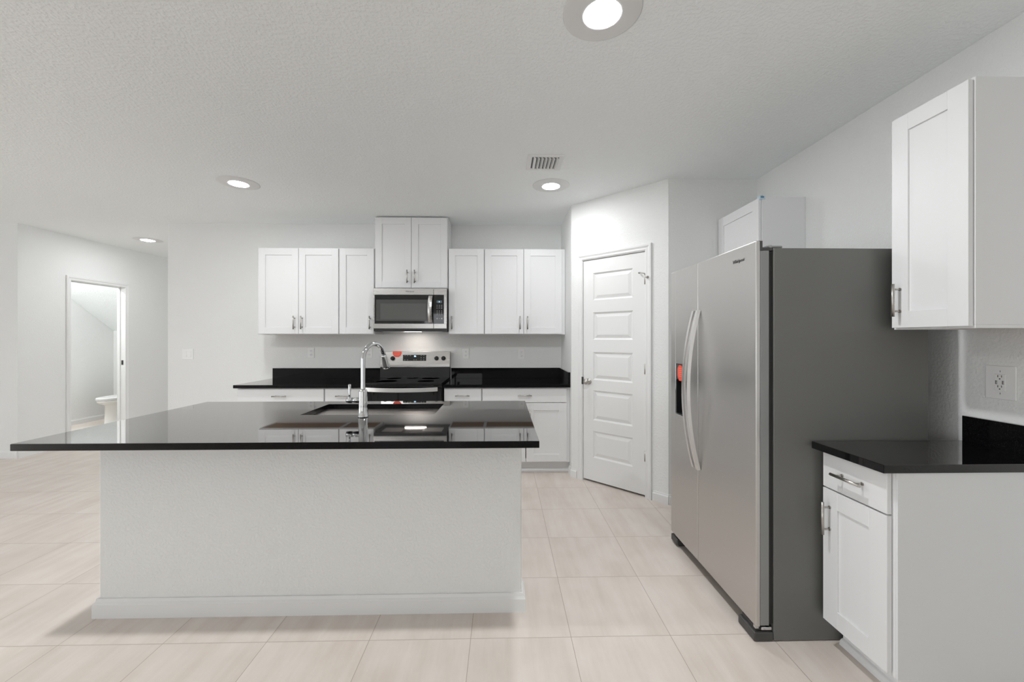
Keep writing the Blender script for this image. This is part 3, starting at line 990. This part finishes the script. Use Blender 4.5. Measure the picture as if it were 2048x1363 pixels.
# ---------------------------------------------------------------- outlets and switches
def outlet(label, loc, rz=0, wdt=2.9, ht=4.8, usb=False):
    t = thing('outlet', label, 'outlet', loc, rz, None)
    part('cover_plate', G().box(-wdt / 2, wdt / 2, -0.25, -0.01, -ht / 2, ht / 2, 0.1, 2), 'plate', t)
    ys_ = -0.345 if not usb else -0.335
    if usb:
        rc = [part('receptacle', G().box(-0.75, 0.75, -0.33, -0.24, -1.4, 1.4, 0.05), 'plate', t)] * 2
    else:
        rc = [part('receptacle', G().lathe([(0.68, -0.24), (0.68, -0.32), (0.62, -0.34), (0, -0.34)], (0, 0, q), 24, 'y'), 'plate', t)
              for q in (-0.85, 0.85)]
    for q, par in zip((-0.85, 0.85), rc):
        for u in (-0.25, 0.25):
            part('slot', G().box(u - 0.045, u + 0.045, ys_ - 0.01, ys_ + 0.02, q, q + 0.36), 'slot', par)
        part('ground_hole', G().cyl((0, ys_ + 0.02, q - 0.25), (0, ys_ - 0.01, q - 0.25), 0.1, n=12), 'slot', par)
    if usb:
        for q in (-0.46, 0.46):
            g = G()
            for u in (-0.22, 0, 0.22):
                g.box(q - 0.12, q + 0.12, ys_ - 0.01, ys_ + 0.02, u - 0.05, u + 0.05)
            g.box(q - 0.14, q - 0.06, ys_ - 0.012, ys_ + 0.02, -0.3, 0.3)
            part('charging_port', g, 'slot', rc[0])
        for q in (1.85, -1.85):
            part('screw', G().box(-0.03, 0.03, -0.27, -0.24, q - 0.15, q + 0.15), 'slot', t)
    return t


outlet('white wall outlet on the back wall, left of the faucet', (-87.6, YB, 47.75))
outlet('white wall outlet partly hidden behind the faucet neck', (-61.3, YB, 47.7))
outlet('white wall outlet on the back wall, just right of the range', (-17.1, YB, 47.35))
outlet('white wall outlet on the back wall, nearest the pantry', (8.6, YB, 47.1))
outlet('large white outlet with charging ports above the short right counter', (XR, 65.4, 47.0), -90, 4.2, 5.6, True)
t = thing('light_switch', 'white double light switch on the bare left part of the back wall', 'switch', (-142.9, YB, 47.2))
part('cover_plate', G().box(-2.5, 2.5, -0.25, -0.01, -2.4, 2.4, 0.1, 2), 'plate', t)
for s in (-0.95, 0.95):
    part('rocker', G().prism([(-0.24, -1.3), (-0.42, -1.25), (-0.3, 0), (-0.38, 1.25), (-0.24, 1.3)], 'x', s - 0.65, s + 0.65), 'plate', t)

# ---------------------------------------------------------------- ceiling: lamps and vent
lamp = None
spots = [(15.9, 64.0, 2.2, 'round recessed ceiling lamp nearest the camera, cut by the top edge'),
         (-89.0, 137.2, 0.8, 'round recessed ceiling lamp above the left end of the island'),
         (16.4, 137.0, 0.6, 'round recessed ceiling lamp beside the air vent'),
         (-188.5, 217.4, 0.45, 'round recessed ceiling lamp in the hall by the powder room'),
         (-89.0, 64.0, 2.4, 'round recessed ceiling lamp over the near left, outside the view'),
         (-248.0, 206.0, 2.6, 'round recessed ceiling lamp inside the powder room')]
for x, y, power, lb in spots:
    if lamp is None:
        lamp = thing('recessed_lamp', lb, 'lamp', (x, y, H), 0)
        part('trim_ring', G().lathe([(2.92, -0.26), (2.95, -0.38), (3.1, -0.4), (3.4, -0.37), (5.0, -0.2), (6.1, -0.07), (6.25, -0.02), (2.92, -0.02)], (0, 0, 0), 64), 'trim', lamp)
        part('lens', G().lathe([(0.0, -0.62), (1.2, -0.59), (2.1, -0.51), (2.65, -0.42), (2.9, -0.34), (2.9, -0.26), (0, -0.26)][::-1], (0, 0, 0), 48), 'lens', lamp, 'glowing white lens')
        ld = bpy.data.lights.new('beam', 'AREA')
        ld.shape = 'DISK'
        ld.size = 3.4 * I
        ld.energy = BEAM_W * power
        ld.color = (0.965, 0.985, 1.0)
        lo = link('beam', ld, lamp)
        lo.location = (0, 0, -0.64 * I)
        o = lamp
    else:
        o = copy_tree(lamp)
        o.location = Vector((x, y, H)) * I
        o['label'] = lb
        for ch in o.children:
            if ch.type == 'LIGHT':
                ch.data = ch.data.copy()
                ch.data.energy = BEAM_W * power

v = thing('air_vent', 'white louvred air vent in the ceiling beside a lamp', 'vent', (12.3, 119.0, H))
g = G().box(-5.2, -3.9, -5.1, 5.1, -0.3, -0.01, 0.06).box(3.9, 5.2, -5.1, 5.1, -0.3, -0.01, 0.06)
g.box(-3.9, 3.9, -5.1, -3.9, -0.3, -0.01, 0.06).box(-3.9, 3.9, 3.9, 5.1, -0.3, -0.01, 0.06)
part('frame', g, 'plate', v)
part('duct', G().box(-3.9, 3.9, -3.9, 3.9, -0.06, -0.01), 'black', v)
for k in range(7):
    x = -3.35 + k * 1.08
    g = G().prism([(x - 0.05, -0.08), (x + 0.05, -0.08), (x + 0.62, -0.62), (x + 0.52, -0.66)], 'y', -3.88, 3.88)
    part('louvre', g, 'plate', v)

# ---------------------------------------------------------------- powder room toilet
tx, ty = -248.6, 284.3
tl = thing('toilet', 'white toilet seen through the powder room doorway', 'toilet', (tx, ty - 14, 0))
off = (tx, ty - 14, 0)


def oval(cx_, cy_, a, bf, bb, z, n=36):
    out = []
    for k in range(n):
        q = k * 2 * math.pi / n
        yy = math.sin(q)
        out.append((cx_ + a * math.cos(q), cy_ + (bb if yy > 0 else bf) * yy, z))
    return out


cy_ = ty - 19
g = G(off).loft([oval(tx, cy_ + 1, 5.2, 9.6, 11, 0), oval(tx, cy_ + 1, 5.0, 9.3, 11, 0.8), oval(tx, cy_ + 1, 4.7, 8.9, 10, 6),
                 oval(tx, cy_ + 1, 4.7, 8.9, 10, 11.6), oval(tx, cy_ + 0.6, 5.2, 9.6, 10, 12.6), oval(tx, cy_, 6.5, 11.6, 10, 13.7),
                 oval(tx, cy_, 7.0, 12.4, 10, 14.6), oval(tx, cy_, 7.2, 12.6, 10, 15.6)])
g.box(tx - 5, tx + 5, ty - 11, ty - 2.0, 11, 15.6, 0.8, 3, True)
part('bowl', g, 'ceramic', tl)
part('seat', G(off).loft([oval(tx, cy_, 7.2, 12.7, 9, 15.75), oval(tx, cy_, 7.35, 12.9, 9, 16.0), oval(tx, cy_, 7.3, 12.8, 9, 16.4)]), 'plate', tl)
part('lid', G(off).loft([oval(tx, cy_, 7.3, 12.85, 9, 16.5), oval(tx, cy_, 7.45, 13.0, 9, 16.75), oval(tx, cy_, 7.2, 12.6, 9, 17.2), oval(tx, cy_, 6.0, 11.2, 8, 17.4)]), 'plate', tl)
part('tank', G(off).box(tx - 7.6, tx + 7.6, ty - 8.2, ty - 0.4, 15.8, 29.0, 0.9, 4, True), 'ceramic', tl)
part('tank_lid', G(off).box(tx - 8.1, tx + 8.1, ty - 8.7, ty - 0.15, 29.02, 30.4, 0.4, 3, True), 'ceramic', tl)
part('flush_lever', G(off).cyl((tx - 5.5, ty - 8.2, 27), (tx - 5.5, ty - 8.8, 27), 0.5, n=14).box(tx - 8.2, tx - 5.2, ty - 9.0, ty - 8.7, 26.75, 27.15, 0.08), 'chrome', tl)
